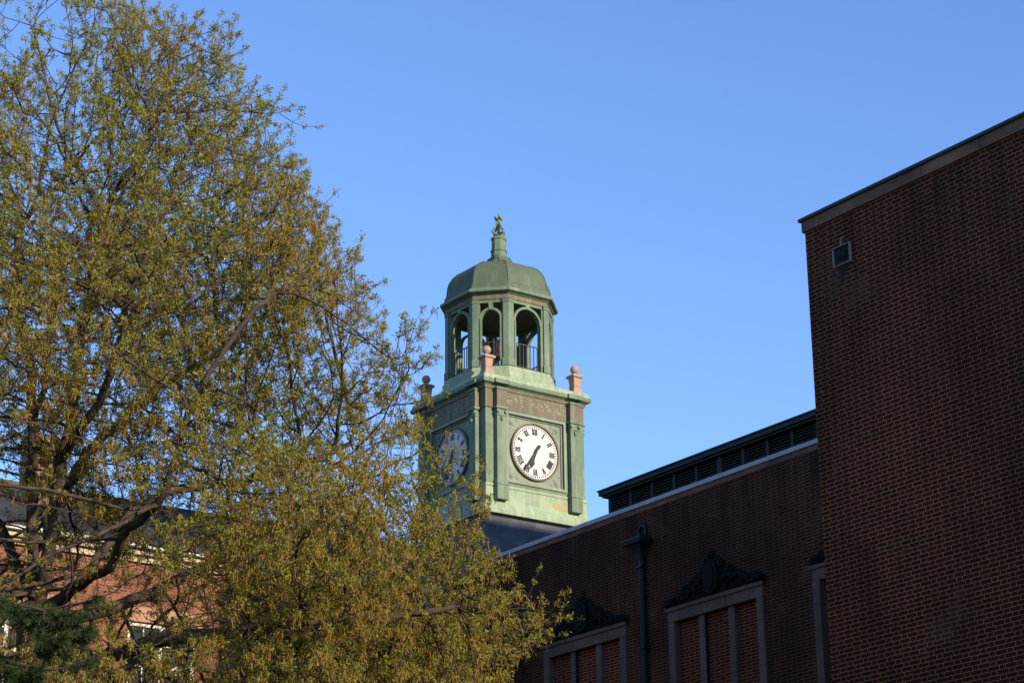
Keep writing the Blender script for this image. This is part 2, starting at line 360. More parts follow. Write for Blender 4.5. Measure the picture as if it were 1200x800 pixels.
# rain pipe with hopper and arched scupper
PY = 36.42
p = MB(); p.tube([(HX-.09, PY, 13.62), (HX-.09, PY, 0.1)], .075, 10)
for z in (13.2, 11.4, 9.6, 7.8): p.box(HX-.18, HX, PY-.11, PY+.11, z, z+.05)
pipe = p.build('rain_pipe', M['verdigris_dark'], hall)
h = MB()
def hop(z, a, d): return [(HX-d, PY-a, z),(HX-.002, PY-a, z),(HX-.002, PY+a, z),(HX-d, PY+a, z)]
h.loft([hop(13.40,.09,.17), hop(13.52,.11,.20), hop(13.64,.19,.26), hop(13.70,.24,.30), hop(13.72,.31,.36), hop(13.80,.33,.38), hop(13.86,.31,.36), hop(13.865,.24,.3)])
h.build('hopper', M['verdigris_dark'], pipe)
sc_o = [(PY-.15,13.87)] + [(PY-.15,14.05)] + arc(PY,14.05,.15,PI,0,10)[1:] + [(PY+.15,13.87)]
sc_i = [(PY-.10,13.87)] + [(PY-.10,14.05)] + arc(PY,14.05,.10,PI,0,10)[1:] + [(PY+.10,13.87)]
s_ = MB(); s_.strip_prism(sc_i, sc_o, lambda u,v_,d:(HX-d,u,v_), .002, .06); so = s_.build('scupper', M['verdigris_dark'], pipe)
MB().frame_prism(sc_i, lambda u,v_,d:(HX-d,u,v_), .003, .012).build('scupper_opening', M['black_void'], pipe)
# louvered penthouse
PX = 30.5; ph0, ph1, pz0, pz1 = 24.5, 38.78, HZ-.1, 15.50
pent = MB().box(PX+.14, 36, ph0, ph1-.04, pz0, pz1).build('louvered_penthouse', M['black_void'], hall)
r_ = MB(); r_.box(PX-.10, 36.2, ph0, ph1+.06, pz1, pz1+.05); r_.box(PX-.16, 36.2, ph0, ph1+.13, pz1+.05, pz1+.15); r_.box(PX-.19, 36.2, ph0, ph1+.16, pz1+.15, pz1+.18)
r_.build('penthouse_roof', M['verdigris_dark'], pent)
pitch = .787
posts = [38.70-pitch*k for k in range(18)]
for k,y in enumerate(posts):
    wd = .075 if k==5 else .045
    MB().box(PX, PX+.14, y-wd, y+wd, pz0, pz1).build('post', M['verdigris_dark'], pent)
for k in range(len(posts)-1):
    m = MB()
    for q in range(12):
        z = 14.70 + q*.066
        a,b = posts[k+1]+.045, posts[k]-.045
        m.poly([(PX+.02,a,z),(PX+.02,b,z),(PX+.10,b,z+.05),(PX+.10,a,z+.05),(PX+.02,a,z+.008),(PX+.02,b,z+.008),(PX+.10,b,z+.058),(PX+.10,a,z+.058)],
               [(0,1,2,3),(7,6,5,4),(0,4,5,1),(3,2,6,7),(0,3,7,4),(1,5,6,2)])
    m.build('louver_panel', M['louver'], pent)

# ------------------------------------------------------------------ left / back: red brick building with slate roof
FY, EZ, RY, RZ = 44.36, 14.02, 51.9, 17.55
cb = thing('campus_building', 'long red brick building with slate roof, cream eaves and white windows behind the oak', 'building', (20, FY, 0))
wc = [c for c in (3.4,7.1,10.8,14.5,18.2,21.92,25.64)]; hw=.86; wt, wb = 12.50, 10.6
w = MB(); xs=[-8]+sum([[c-hw,c+hw] for c in wc],[])+[56]
for lo,hi in ((wb,wt),):
    for k in range(0,len(xs),2): w.box(xs[k],xs[k+1],FY,FY+.4,lo,hi)
w.box(-8,56,FY,FY+.4,wt,EZ); w.box(-8,56,FY,FY+.4,8.4,wb)
wb2, wt2 = 6.5, 8.4
for k in range(0,len(xs),2): w.box(xs[k],xs[k+1],FY,FY+.4,wb2,wt2)
w.box(-8,56,FY,FY+.4,0,wb2); w.box(-8,56,FY+.4,RY+7.4,0,EZ)
w.build('wall', M['brick_red'], cb)
t = MB(); t.box(-8,56,FY-.10,FY,EZ-.17,EZ-.02); t.box(-8,56,FY-.22,FY,EZ-.02,EZ+.10); t.build('cornice', M['cream'], cb)
t = MB(); t.box(-8,56,FY-.36,FY-.02,EZ+.10,EZ+.19); t.build('gutter', M['white'], cb)
sl=(RZ-(EZ+.19))/(RY-FY+.3)
r_=MB(); prof=[(FY-.3,EZ+.19),(RY,RZ),(2*RY-FY+.3,EZ+.19),(2*RY-FY+.3,EZ+.11),(RY,RZ-.1),(FY-.3,EZ+.11)]
r_.frame_prism(prof, lambda u,v_,d:(d,u,v_), -8.3, 56.3)
roof=r_.build('roof', M['slate_x'], cb)
MB().box(-8.3,34.5,RY-.09,RY+.09,RZ-.04,RZ+.05).build('ridge_cap', M['flashing'], roof)
for c in wc:
    for (a,b) in ((wb,wt),(wb2,wt2)):
        f=MB(); ff=FY+.06
        f.box(c-hw,c-hw+.09,ff,ff+.12,a+.06,b-.09); f.box(c+hw-.09,c+hw,ff,ff+.12,a+.06,b-.09); f.box(c-hw,c+hw,ff,ff+.12,b-.09,b)
        f.box(c-hw-.08,c+hw+.08,FY-.06,FY+.2,a-.06,a+.06)
        f.box(c-.045,c+.045,ff+.005,ff+.115,a+.06,b-.09)                      # mullion between the two lights
        f.box(c-hw+.09,c+hw-.09,ff+.02,ff+.10,(a+b)/2-.05,(a+b)/2+.05)
        for s in (-1,1):
            f.box(c+s*hw*.5-.015,c+s*hw*.5+.015,ff+.03,ff+.07,a+.06,b-.09)
            for z in (a+(b-a)*.25,a+(b-a)*.75): f.box(c+s*hw*.5-.38,c+s*hw*.5+.38,ff+.032,ff+.068,z-.015,z+.015)
        wo=f.build('window', M['white'], cb)
        MB().box(c-hw+.09,c+hw-.09,ff+.05,ff+.06,a+.06,b-.09).build('pane', M['glass'], wo)
        l=MB(); l.frame_prism([(c-hw-.12,b),(c+hw+.12,b),(c+hw+.26,b+.34),(c-hw-.26,b+.34)], lambda u,v_,d:(u,FY-d,v_), .0, .02); l.build('lintel', M['orange_stone'], wo)
ch=MB(); cx,cy=20.46,48.5
ch.box(cx-.32,cx+.32,cy-.3,cy+.5,14.5,17.45); ch.box(cx-.38,cx+.38,cy-.36,cy+.56,17.45,17.6); ch.box(cx-.34,cx+.34,cy-.32,cy+.52,17.6,17.78)
ch.build('chimney', M['brick_buff'], roof)

# ------------------------------------------------------------------ clock tower
TX, TY, HL = 36.733, 51.903, 1.815
tw = thing('clock_tower', 'green copper clock tower with white dials and a domed octagonal cupola', 'tower', (TX,TY,14))
X0,X1,Y0,Y1 = TX-HL, TX+HL, TY-HL, TY+HL
Z_B, Z_T = 18.47, 22.35
def sq(mb, e, z0, z1, z2=None, e2=None):
    mb.box(X0-e,X1+e,Y0-e,Y1+e,z0,z1)
def sqloft(prof):
    return MB().loft([[(X0-e,Y0-e,z),(X1+e,Y0-e,z),(X1+e,Y1+e,z),(X0-e,Y1+e,z)] for e,z in prof])
MB().box(X0+.06,X1-.06,Y0+.06,Y1-.06,14.0,Z_B+.02).build('slate_shaft', M['slate_wall'], tw)
sqloft([(.02,18.44),(.11,18.46),(.12,18.56),(.10,18.58),(.10,18.66),(.075,18.72),(.05,18.80),(.035,18.88)]).build('base_moulding', M['patina_pale'], tw)
sqloft([(.03,18.88),(.03,19.26),(.055,19.27),(.055,19.32),(.025,19.36)]).build('pedestal', M['patina_pale'], tw)
# rust bloom on the pedestal front
rs=MB(); pts=[(X0+2.42,18.93),(X0+2.95,18.91),(X0+3.06,19.0),(X0+2.9,19.07),(X0+2.55,19.10),(X0+2.38,19.02)]
rs.frame_prism(pts, lambda u,v_,d:(u,Y0-.03-d,v_), .0003,.002); rs.build('rust_bloom', M['rust'], tw)
# body with a square clock recess on each visible face: built as a solid core plus face plates
core=MB().box(X0+.18,X1-.18,Y0+.18,Y1-.18,19.3,22.6); core.build('core', M['patina'], tw)
def frS(u,v_,d): return (TX+u, Y0-d, v_)          # south face (-Y), u to the right, d outward
def frW(u,v_,d): return (X0-d, TY-u, v_)          # west face (-X)
def frN(u,v_,d): return (TX-u, Y1+d, v_)
def frE(u,v_,d): return (X1+d, TY+u, v_)
CC=20.57; CR=.835; PH=1.0
body=MB(); trim=MB(); pil=[]
for fr in (frS,frW,frN,frE):
    e=-.18
    a=HL-.0 if fr in (frS,frN) else HL-.18          # butt the plates end to end at the corners
    zlo,zhi=19.36,21.69
    def bx(mb,u0,u1,v0,v1,d0,d1): mb.frame_prism([(u0,v0),(u1,v0),(u1,v1),(u0,v1)],fr,d0,d1)
    bx(body,-a,-PH-.02,zlo,zhi,-.18,0); bx(body,PH+.02,a,zlo,zhi,-.18,0)
    bx(body,-PH-.02,PH+.02,zlo,CC-PH-.02,-.18,0); bx(body,-PH-.02,PH+.02,CC+PH+.02,zhi,-.18,0)
    # raised frame round the recess
    o1=[(-PH-.10,CC-PH-.10),(PH+.10,CC-PH-.10),(PH+.10,CC+PH+.10),(-PH-.10,CC+PH+.10)]
    i1=[(-PH-.02,CC-PH-.02),(PH+.02,CC-PH-.02),(PH+.02,CC+PH+.02),(-PH-.02,CC+PH+.02)]
    trim.strip_prism(i1,o1,fr,-.005,.045,True)
    o2=i1; i2=[(u*.955,(v_-CC)*.955+CC) for u,v_ in i1]
    trim.strip_prism(i2,o2,fr,-.10,-.04,True)
    bx(trim,-PH-.02,PH+.02,CC-PH-.02,CC+PH+.02,-.19,-.085)
    # dial surround ring
    n=48
    ri=[(CR*math.cos(2*PI*k/n),CC+CR*math.sin(2*PI*k/n)) for k in range(n)]; ro=[((CR+.06)*math.cos(2*PI*k/n),CC+(CR+.06)*math.sin(2*PI*k/n)) for k in range(n)]
    pil.append(fr)
    # spandrel rosettes
    for su in (-1,1):
        for sv in (-1,1):
            for (rr,dd) in ((.115,-.065),(.07,-.04)):
                trim.frame_prism([(su*.83+rr*math.cos(2*PI*k/12),CC+sv*.83+rr*math.sin(2*PI*k/12)) for k in range(12)],fr,-.09,dd)
            for t_ in range(3):
                uu,vv=((.62,.9),(.9,.62),(.74,.74))[t_]
                trim.frame_prism([(su*uu+.05*math.cos(2*PI*k/8),CC+sv*vv+.03*math.sin(2*PI*k/8)) for k in range(8)],fr,-.09,-.068)
body.build('clock_stage', M['patina'], tw); trim.build('panel_frames', M['patina_panel'], tw)
# frieze with carved scrolls
sqloft([(0,21.69),(0,22.26),(.03,22.27),(.05,22.35)]).build('frieze', M['patina_brown'], tw)
ar=MB(); ar.loft([[(X0-e,Y0-e,z),(X1+e,Y0-e,z),(X1+e,Y1+e,z),(X0-e,Y1+e,z)] for e,z in ((.0,21.66),(.03,21.67),(.03,21.71),(.0,21.72))]); ar.build('architrave', M['patina_olive'], tw)
M['patina_crust']=mottled('pale_copper_crust',(0.2160,0.2184,0.1584),(0.2560,0.2535,0.1908),None,8.,.9)
rr=random.Random(3); sw=MB()
for fr in (frS,frW):
    for (a,b) in ((-1.15,-.42),(-.18,.62),(.72,1.15)):
        for q in range(int((b-a)*60)):
            u=rr.uniform(a,b); zc=21.98+rr.gauss(0,.085); R=rr.uniform(.008,.035)
            c_=fr(u,zc,.0); sw.lump(c_,(R*(1 if fr is frS else .3),R*(.3 if fr is frS else 1),R*rr.uniform(.4,.9)),None,6,4)
sw.build('frieze_carving', M['patina_crust'], tw)
# pilasters, two on each face
def pilaster(fr,u):
    m=MB(); w2=.165; dp=.17
    def bx(u0,u1,v0,v1,d): m.frame_prism([(u0,v0),(u1,v0),(u1,v1),(u0,v1)],fr,.0,d)
    bx(u-w2-.035,u+w2+.035,18.86,19.30,dp+.05)                 # pedestal block
    bx(u-w2-.055,u+w2+.055,19.30,19.36,dp+.07)
    bx(u-w2-.03,u+w2+.03,19.36,19.47,dp+.035)
    bx(u-w2,u+w2,19.47,21.42,dp)
    bx(u-w2-.02,u+w2+.02,21.42,21.46,dp+.02)
    bx(u-w2,u+w2,21.46,21.63,dp+.005)                          # capital bell
    bx(u-w2-.05,u+w2+.05,21.63,21.71,dp+.055)                  # abacus
    bx(u-w2-.03,u+w2+.03,22.24,22.30,dp+.04)
    for s in (-1,1):                                           # volutes
        n=12; m.frame_prism([(u+s*(w2-.02)+.06*math.cos(2*PI*k/n),21.55+.06*math.sin(2*PI*k/n)) for k in range(n)],fr,dp-.03,dp+.06)
    m.lump(fr(u,21.33,dp+.02),(.05,.05,.08))                   # small pendant
    po=m.build('pilaster', M['patina'], tw)
    MB().frame_prism([(u-w2-.005,21.712),(u+w2+.005,21.712),(u+w2+.005,22.238),(u-w2-.005,22.238)],fr,.0,dp+.01).build('entablature_block', M['patina_brown'], po)
for fr in (frS,frW,frN,frE):
    for s in (-1,1): pilaster(fr, s*1.355)
# cornice, drip, blocking course
sqloft([(.05,22.35),(.08,22.38),(.17,22.42),(.185,22.45),(.185,22.53),(.165,22.55)]).build('cornice', M['patina'], tw)
for fr in (frS,frW,frN,frE):
    for s in (-1,1):
        u=s*1.355; MB().frame_prism([(u-.26,22.41),(u+.26,22.41),(u+.26,22.545),(u-.26,22.545)],fr,.15,.25).build('cornice_break', M['patina'], tw)
sqloft([(.15,22.55),(.14,22.63),(.10,22.70),(.0,22.74),(-.05,22.76)]).build('blocking_course', M['patina_pale'], tw)

# dials
def numeral_strokes(txt):
    out=[]; x=0
    for c in txt:
        if c=='I': out.append(('b',x+.5,x+.5,1.)); x+=1.05
        elif c=='V': out.append(('b',x+.15,x+.85,1.15)); out.append(('b',x+1.5,x+.85,.6)); x+=1.75
        elif c=='X': out.append(('b',x+.15,x+1.45,1.15)); out.append(('b',x+1.45,x+.15,.55)); x+=1.7
    return out,x
def dial(fr, d0):
    n=64
    m=MB().frame_prism([(CR*math.cos(2*PI*k/n),CC+CR*math.sin(2*PI*k/n)) for k in range(n)],fr,d0-.04,d0)
    face=m.build('clock_dial', M['clock_white'], tw)
    ring=MB(); ri=[((CR-.002)*math.cos(2*PI*k/n),CC+(CR-.002)*math.sin(2*PI*k/n)) for k in range(n)]; ro=[((CR+.055)*math.cos(2*PI*k/n),CC+(CR+.055)*math.sin(2*PI*k/n)) for k in range(n)]
    ring.strip_prism(ri,ro,fr,d0-.045,d0+.05,True); ring.build('bezel', M['patina_brown'], face)
    h=.165; rm=.625
    for k,txt in enumerate(['XII','I','II','III','IIII','V','VI','VII','VIII','IX','X','XI']):
        nm=MB(); st,wid=numeral_strokes(txt); un=.055; a=PI/2-k*PI/6
        if k==4: un=.062
        er=(math.cos(a),math.sin(a)); et=(math.sin(a),-math.cos(a))       # radial out, clockwise tangent
        def pt(s,r): return (er[0]*r+et[0]*s, CC+er[1]*r+et[1]*s)
        hh=h/2
        for _,xt,xb,th in st:
            w_=.017*th+.005
            if k==4: w_=.031
            s0=(xt-wid/2)*un; s1=(xb-wid/2)*un
            nm.frame_prism([pt(s1-w_,rm-hh),pt(s1+w_,rm-hh),pt(s0+w_,rm+hh),pt(s0-w_,rm+hh)],fr,d0+.001,d0+.006)
        W=wid*un/2
        for r_0 in (rm-hh-.008,rm+hh-.008):
            nm.frame_prism([pt(-W,r_0),pt(W,r_0),pt(W,r_0+.016),pt(-W,r_0+.016)],fr,d0+.0065,d0+.008)
        nm.build('numeral', M['black'], face)
    mt=MB()
    for k in range(60):
        a=PI/2-k*PI/30; r0,r1=(.745,.788); hw_=.0165 if k%5 else .021
        er=(math.cos(a),math.sin(a)); et=(math.sin(a),-math.cos(a))
        mt.frame_prism([(er[0]*r+et[0]*s, CC+er[1]*r+et[1]*s) for r,s in ((r0,-hw_),(r0,hw_),(r1,hw_),(r1,-hw_))],fr,d0+.001,d0+.005)
    mt.build('minute_marks', M['black'], face)
    def hand(name, ang, prof, dd):
        a=PI/2-ang; er=(math.cos(a),math.sin(a)); et=(math.sin(a),-math.cos(a))
        pts=[(r,w_) for r,w_ in prof]+[(r,-w_) for r,w_ in prof[::-1]]
        MB().frame_prism([(er[0]*r+et[0]*s, CC+er[1]*r+et[1]*s) for r,s in pts],fr,d0+dd,d0+dd+.014).build(name, M['black'], face)
    tmin=35.6
    hand('minute_hand', tmin/60*2*PI, [(-.26,.042),(-.22,.052),(-.05,.028),(0,.048),(.05,.026),(.45,.034),(.66,.038),(.76,.004)], .055)
    hand('hour_hand', (6+tmin/60)/12*2*PI, [(-.12,.03),(0,.048),(.28,.028),(.36,.072),(.42,.066),(.54,.004)], .035)
for fr in (frS,frW): dial(fr,-.045)

# urns on the four corners
for sx in (-1,1):
    for sy in (-1,1):
        ux,uy=TX+sx*(HL-.17),TY+sy*(HL-.17); m=MB()
        def ring(e,z): return [(ux-e,uy-e,z),(ux+e,uy-e,z),(ux+e,uy+e,z),(ux-e,uy+e,z)]
        m.loft([ring(e,z) for e,z in ((.165,22.56),(.165,22.78),(.15,22.80),(.125,22.90),(.12,22.94),(.132,22.95),(.132,22.98),(.118,22.99),(.14,23.20),(.145,23.22),(.195,23.245),(.20,23.30),(.15,23.34),(.08,23.36))])
        m.lathe([(.075,23.35),(.055,23.39),(.075,23.42)],ux,uy,14)
        o=m.build('corner_urn', M['urn_stone'], tw)
        b=MB().lump((ux,uy,23.52),(.135,.135,.135),None,20,12).build('urn_ball', M['urn_stone'], o, True)

# cupola: octagon with main faces (half width OH) and narrower diagonal faces
A,OH=1.52,.74
def octv(a,h): return [(TX+x,TY+y) for x,y in ((h,-a),(a,-h),(a,h),(h,a),(-h,a),(-a,h),(-a,-h),(-h,-a))]
def octring(e,z):           # offset every face outward by e
    a=A+e; dd=(A+OH)/math.sqrt(2)+e; h=dd*math.sqrt(2)-a
    return [(x,y,z) for x,y in octv(a,h)]
MB().loft([octring(e,z) for e,z in ((.16,22.70),(.16,22.86),(.10,22.90),(.10,23.06),(.05,23.10),(.05,23.22),(.0,23.25))]).build('cupola_podium', M['patina_pale'], tw)
SILL=23.25; ET=25.42
dia=(A+OH)/math.sqrt(2); dw=(A-OH)/math.sqrt(2)
faces=[((0,-1),A,OH),((1,-1),dia,dw),((1,0),A,OH),((1,1),dia,dw),((0,1),A,OH),((-1,1),dia,dw),((-1,0),A,OH),((-1,-1),dia,dw)]
colm=[]
for nrm,ap,hf in faces:
    n_=Vector((*nrm,0)).normalized(); t_=Vector((-n_.y,n_.x,0))
    def fr(u,v_,d,n_=n_,t_=t_,ap=ap):
        p=Vector((TX,TY,0))+n_*(ap+d)+t_*u; return (p.x,p.y,v_)
    ro=.46 if hf>.6 else .285          # clear half width of the opening
    pw=.165 if hf>.6 else .155         # half of each corner pier seen on this face
    zs=25.20-ro if hf>.6 else 25.09-ro
    m=MB()
    fu=hf-pw
    # stiles
    for s in (-1,1):
        a,b=sorted((s*(ro+.002),s*fu)); m.frame_prism([(a,SILL),(b,SILL),(b,zs),(a,zs)],fr,-.17,-.03)
    # archivolt ring and rails: spandrels stay open
    aw=.075
    m.strip_prism(arc(0,zs,ro,PI,0,20),arc(0,zs,ro+aw,PI,0,20),fr,-.17,-.02)
    for s in (-1,1):
        a,b=sorted((s*max(fu-.05,ro+aw-.02),s*fu)); m.frame_prism([(a,zs+.003),(b,zs+.003),(b,ET-.1),(a,ET-.1)],fr,-.168,-.028)
    m.frame_prism([(-fu,ET-.1),(fu,ET-.1),(fu,ET),(-fu,ET)],fr,-.17,-.03)
    top=zs+ro+aw
    m.frame_prism([(-.05,top-.06),(.05,top-.06),(.065,ET-.098),(-.065,ET-.098)],fr,-.16,-.005)      # keystone
    # inner moulding strips down the jambs
    for s in (-1,1):
        a,b=sorted((s*(ro+.0),s*(ro+.045))); m.frame_prism([(a,SILL),(b,SILL),(b,zs),(a,zs)],fr,-.02,.0)
    m.build('cupola_arch', M['patina'], tw)
    # iron railing in the opening
    q=MB(); zt=SILL+.82
    q.frame_prism([(-ro,zt-.03),(ro,zt-.03),(ro,zt),(-ro,zt)],fr,-.115,-.085)
    q.frame_prism([(-ro,SILL+.06),(ro,SILL+.06),(ro,SILL+.085),(-ro,SILL+.085)],fr,-.112,-.088)
    nb=7 if hf>.6 else 4
    for k in range(nb):
        u=-ro+(k+.5)*2*ro/nb
        q.frame_prism([(u-.011,SILL),(u+.011,SILL),(u+.011,zt-.031),(u-.011,zt-.031)],fr,-.111,-.089)
    q.build('railing', M['iron'], tw)
# corner piers: bent plan that follows both faces
ring0=octv(A,OH)
for i in range(8):
    v=Vector((*ring0[i],0)); pv=Vector((*ring0[i-1],0)); nv=Vector((*ring0[(i+1)%8],0))
    d0=(pv-v).normalized(); d1=(nv-v).normalized(); cen=(Vector((TX,TY,0))-v).normalized()
    def sec(wa,out,inn,z):
        o=v-cen*out*1.08
        a=v+d0*wa; b=v+d1*wa
        na=Vector((d0.y,-d0.x,0)); na=na if na.dot(cen)<0 else -na
        nb_=Vector((d1.y,-d1.x,0)); nb_=nb_ if nb_.dot(cen)<0 else -nb_
        pts=[a+na*out, o, b+nb_*out, b-nb_*inn, v+cen*inn*1.2, a-na*inn]
        return [(p.x,p.y,z) for p in pts]
    m=MB()
    w0=.16
    m.loft([sec(w0+.03,.05,.2,SILL-.002),sec(w0+.03,.05,.2,SILL+.20),sec(w0+.012,.03,.2,SILL+.25),sec(w0,.02,.19,SILL+.27),sec(w0,.02,.19,ET-.13),sec(w0+.02,.04,.2,ET-.11),sec(w0+.02,.04,.2,ET-.06),sec(w0+.008,.025,.2,ET-.05),sec(w0+.03,.055,.2,ET)])
    m.build('corner_pier', M['patina'], tw)
MB().loft([octring(e,z) for e,z in ((.0,ET),(.0,25.56),(.03,25.57))]).build('cupola_frieze', M['patina_brown'], tw)
MB().loft([octring(e,z) for e,z in ((.02,25.57),(.06,25.60),(.15,25.63),(.17,25.65),(.17,25.71),(.12,25.76),(.06,25.80))]).build('cupola_cornice', M['patina'], tw)
# dome: octagonal ogee
prof=[(.05,25.80),(.03,25.93),(-.02,25.98),(-.04,26.12),(-.06,26.30),(-.11,26.47),(-.20,26.62),(-.33,26.76),(-.52,26.88),(-.78,26.98),(-1.0,27.06),(-1.12,27.14),(-1.2,27.24),(-1.255,27.38)]
MB().loft([octring(e,z) for e,z in prof]).build('dome', M['patina_olive'], tw)
rb=MB()
for i in range(8):
    pts=[]
    for e,z in prof[2:]:
        p=Vector(octring(e,z)[i]); pts.append(p)
    rb.tube(pts,.014,5)
rb.build('dome_seams', M['seam'], tw)
def oct_s(r,z): return [(TX+r*math.cos(PI/8+k*PI/4),TY+r*math.sin(PI/8+k*PI/4),z) for k in range(8)]
ln=MB().loft([oct_s(r,z) for r,z in ((.26,27.36),(.25,27.58),(.275,27.59),(.275,27.62),(.235,27.64),(.23,27.98),(.26,28.0),(.26,28.06),(.19,28.10),(.10,28.13))]).build('lantern', M['patina'], tw)
fi=MB(); fi.lathe([(.07,28.10),(.10,28.16),(.055,28.22),(.05,28.3),(.05,28.62),(.06,28.66),(.075,28.72),(.05,28.78),(.025,28.84),(.012,28.93)],TX,TY,10)
for k in range(4):
    a=k*PI/2+PI/4*0; dx,dy=math.cos(a),math.sin(a)
    fi.tube([(TX+dx*r,TY+dy*r,z) for r,z in ((.05,28.62),(.07,28.55),(.13,28.45),(.19,28.36),(.225,28.28),(.215,28.22),(.16,28.20),(.10,28.23),(.06,28.22))],[.035,.036,.036,.036,.04,.045,.04,.036,.03],6)
for (dx,dy) in ((1,0),(0,1)):
    fi.box(TX-.04-dx*.10,TX+.04+dx*.10,TY-.04-dy*.10,TY+.04+dy*.10,28.72+dy*.002,28.79-dy*.002)
fi.build('finial', M['patina'], tw)
# cupola interior: ceiling
MB().loft([octring(-.02,25.40),octring(-.02,25.44)]).build('ceiling', M['ceil'] if 'ceil' in M else M['patina_brown'], tw)

# bell hanging in the cupola
bell=thing('bell','small brown bronze bell on a dark stand inside the open cupola','bell',(36.45,51.47,23.25))
b=MB(); b.lathe([(.02,24.50),(.10,24.49),(.17,24.44),(.20,24.36),(.205,24.28),(.19,24.18),(.18,24.08),(.19,23.98),(.235,23.90),(.24,23.87),(.22,23.87),(.15,24.0)],36.45,51.47,20)
b.build('bell_body', M['bronze'], bell, True)
b=MB(); b.tube([(36.45,51.47,24.48),(36.45,51.47,24.72)],.02,6); b.tube([(36.2,51.47,23.25),(36.2,51.47,24.46),(36.7,51.47,24.46),(36.7,51.47,23.25)],.028,6); b.box(36.2,36.7,51.3,51.64,23.25,23.45)
b.build('stand', M['iron'], bell)

# ------------------------------------------------------------------ trees
def build_tubes(name, nodes, parent_idx, rad, mat, parent, nside=lambda r: 8 if r>.06 else (5 if r>.02 else 3)):
    n=len(nodes); kids=[[] for _ in range(n)]
    for i,p in enumerate(parent_idx):
        if p>=0: kids[p].append(i)
    V=[];F=[]
    dirs=np.zeros((n,3))
    main=[-1]*n
    for i in range(n):
        if kids[i]: main[i]=max(kids[i],key=lambda k:rad[k])
    for i in range(n):
        d=np.zeros(3)
        if parent_idx[i]>=0: d+=nodes[i]-nodes[parent_idx[i]]
        if main[i]>=0: d+=nodes[main[i]]-nodes[i]
        dirs[i]=d/(np.linalg.norm(d)+1e-9)
    def ring(c,d,r,k):
        a=np.array([0,0,1.]) if abs(d[2])<.9 else np.array([1.,0,0])
        u=np.cross(d,a);u/=np.linalg.norm(u);w=np.cross(d,u)
        b=len(V)
        for q in range(k):
            t=2*PI*q/k; V.append(c+r*(u*math.cos(t)+w*math.sin(t)))
        return b
    starts=[i for i in range(n) if parent_idx[i]<0 or main[parent_idx[i]]!=i]
    for s in starts:
        k=nside(rad[s])
        p=parent_idx[s]
        if p>=0: last=ring(nodes[p],dirs[s],min(rad[s]*1.15,rad[p]),k); cur=s
        else: last=ring(nodes[s],dirs[s],rad[s],k); cur=main[s]
        while cur>=0:
            b=ring(nodes[cur],dirs[cur],rad[cur],k)
            for q in range(k): F.append((last+q,last+(q+1)%k,b+(q+1)%k,b+q))
            last=b; cur=main[cur]
    off=np.array(parent.location)
    me=bpy.data.meshes.new(name); me.from_pydata([tuple(v-off) for v in V],[],F); me.materials.append(mat)
    me.polygons.foreach_set('use_smooth',[True]*len(me.polygons)); me.update()
    o=bpy.data.objects.new(name,me); C.objects.link(o); o.parent=parent; return o
def quads_mesh(name, Q, mats, mi, tint, parent):
    """Q: (n,4,3) quads, one colour value each"""
    n=len(Q); off=np.array(parent.location)
    me=bpy.data.meshes.new(name); me.vertices.add(n*4); me.loops.add(n*4); me.polygons.add(n)
    me.vertices.foreach_set('co',(Q-off).reshape(-1).astype(np.float32))
    me.loops.foreach_set('vertex_index',np.arange(n*4,dtype=np.int32))
    me.polygons.foreach_set('loop_start',np.arange(0,n*4,4,dtype=np.int32))
    for m in mats: me.materials.append(m)
    me.polygons.foreach_set('material_index',mi.astype(np.int32))
    a=me.attributes.new('tint','FLOAT','FACE'); a.data.foreach_set('value',tint.astype(np.float32))
    me.update(); me.validate()
    o=bpy.data.objects.new(name,me); C.objects.link(o); o.parent=parent; return o
def unit(v): return v/(np.linalg.norm(v,axis=-1,keepdims=True)+1e-9)

oak=thing('oak_tree','big spreading oak in young yellow-green leaf with hanging brown catkins','tree',(12.6,29.2,0))
LIMBS={
'A':[(12.22,28.7,8.56),(11.94,28.53,9.99),(11.89,28.52,11.26),(11.88,28.68,12.09),(11.69,28.8,13.02),(11.67,29.13,14.36)],
'A2':[(11.89,28.52,11.26),(11.75,27.85,11.82),(11.57,27.39,12.56),(11.55,27.05,13.36)],
'B':[(12.22,28.7,8.56),(12.01,27.87,9.6),(11.84,27.35,10.44),(11.76,26.73,11.38),(11.71,26.63,11.97),(11.75,26.43,12.94),(11.94,26.42,14.15)],
'B2':[(11.84,27.35,10.44),(11.73,26.25,10.75),(11.7,25.56,11.16),(11.63,25.0,11.95),(11.76,24.48,12.91)],
'C':[(12.22,28.7,8.56),(12.31,27.77,8.76),(12.35,26.65,8.84),(12.19,25.84,9.17),(12.19,24.98,9.32),(12.19,24.54,9.73),(12.21,24.22,10.41),(12.43,23.91,11.06),(12.84,23.68,11.79)],
'D':[(12.31,27.77,8.76),(12.72,27.75,9.3),(13.07,27.73,9.97),(13.78,27.55,10.4),(14.65,27.37,10.58),(15.51,27.12,10.93),(16.37,27.08,11.39)],
'E':[(12.31,28.72,8.08),(12.66,27.43,7.77),(12.84,26.24,7.8),(13.29,25.39,7.81),(13.91,24.67,7.83),(14.81,23.99,7.92),(15.72,23.54,8.06)],
'F':[(12.22,28.7,8.56),(13.28,29.15,8.78),(14.47,29.36,9.36),(15.76,29.36,10.2),(16.82,29.1,10.86),(17.83,28.68,11.34)],
'G':[(12.22,28.7,8.56),(11.88,29.13,9.61),(11.47,29.6,10.68),(10.98,29.95,11.88),(10.59,30.54,12.92)],
'H':[(12.22,28.7,8.56),(12.88,30.0,10.47),(13.85,30.76,11.91),(14.97,30.72,13.12),(16.04,30.13,13.9)]}
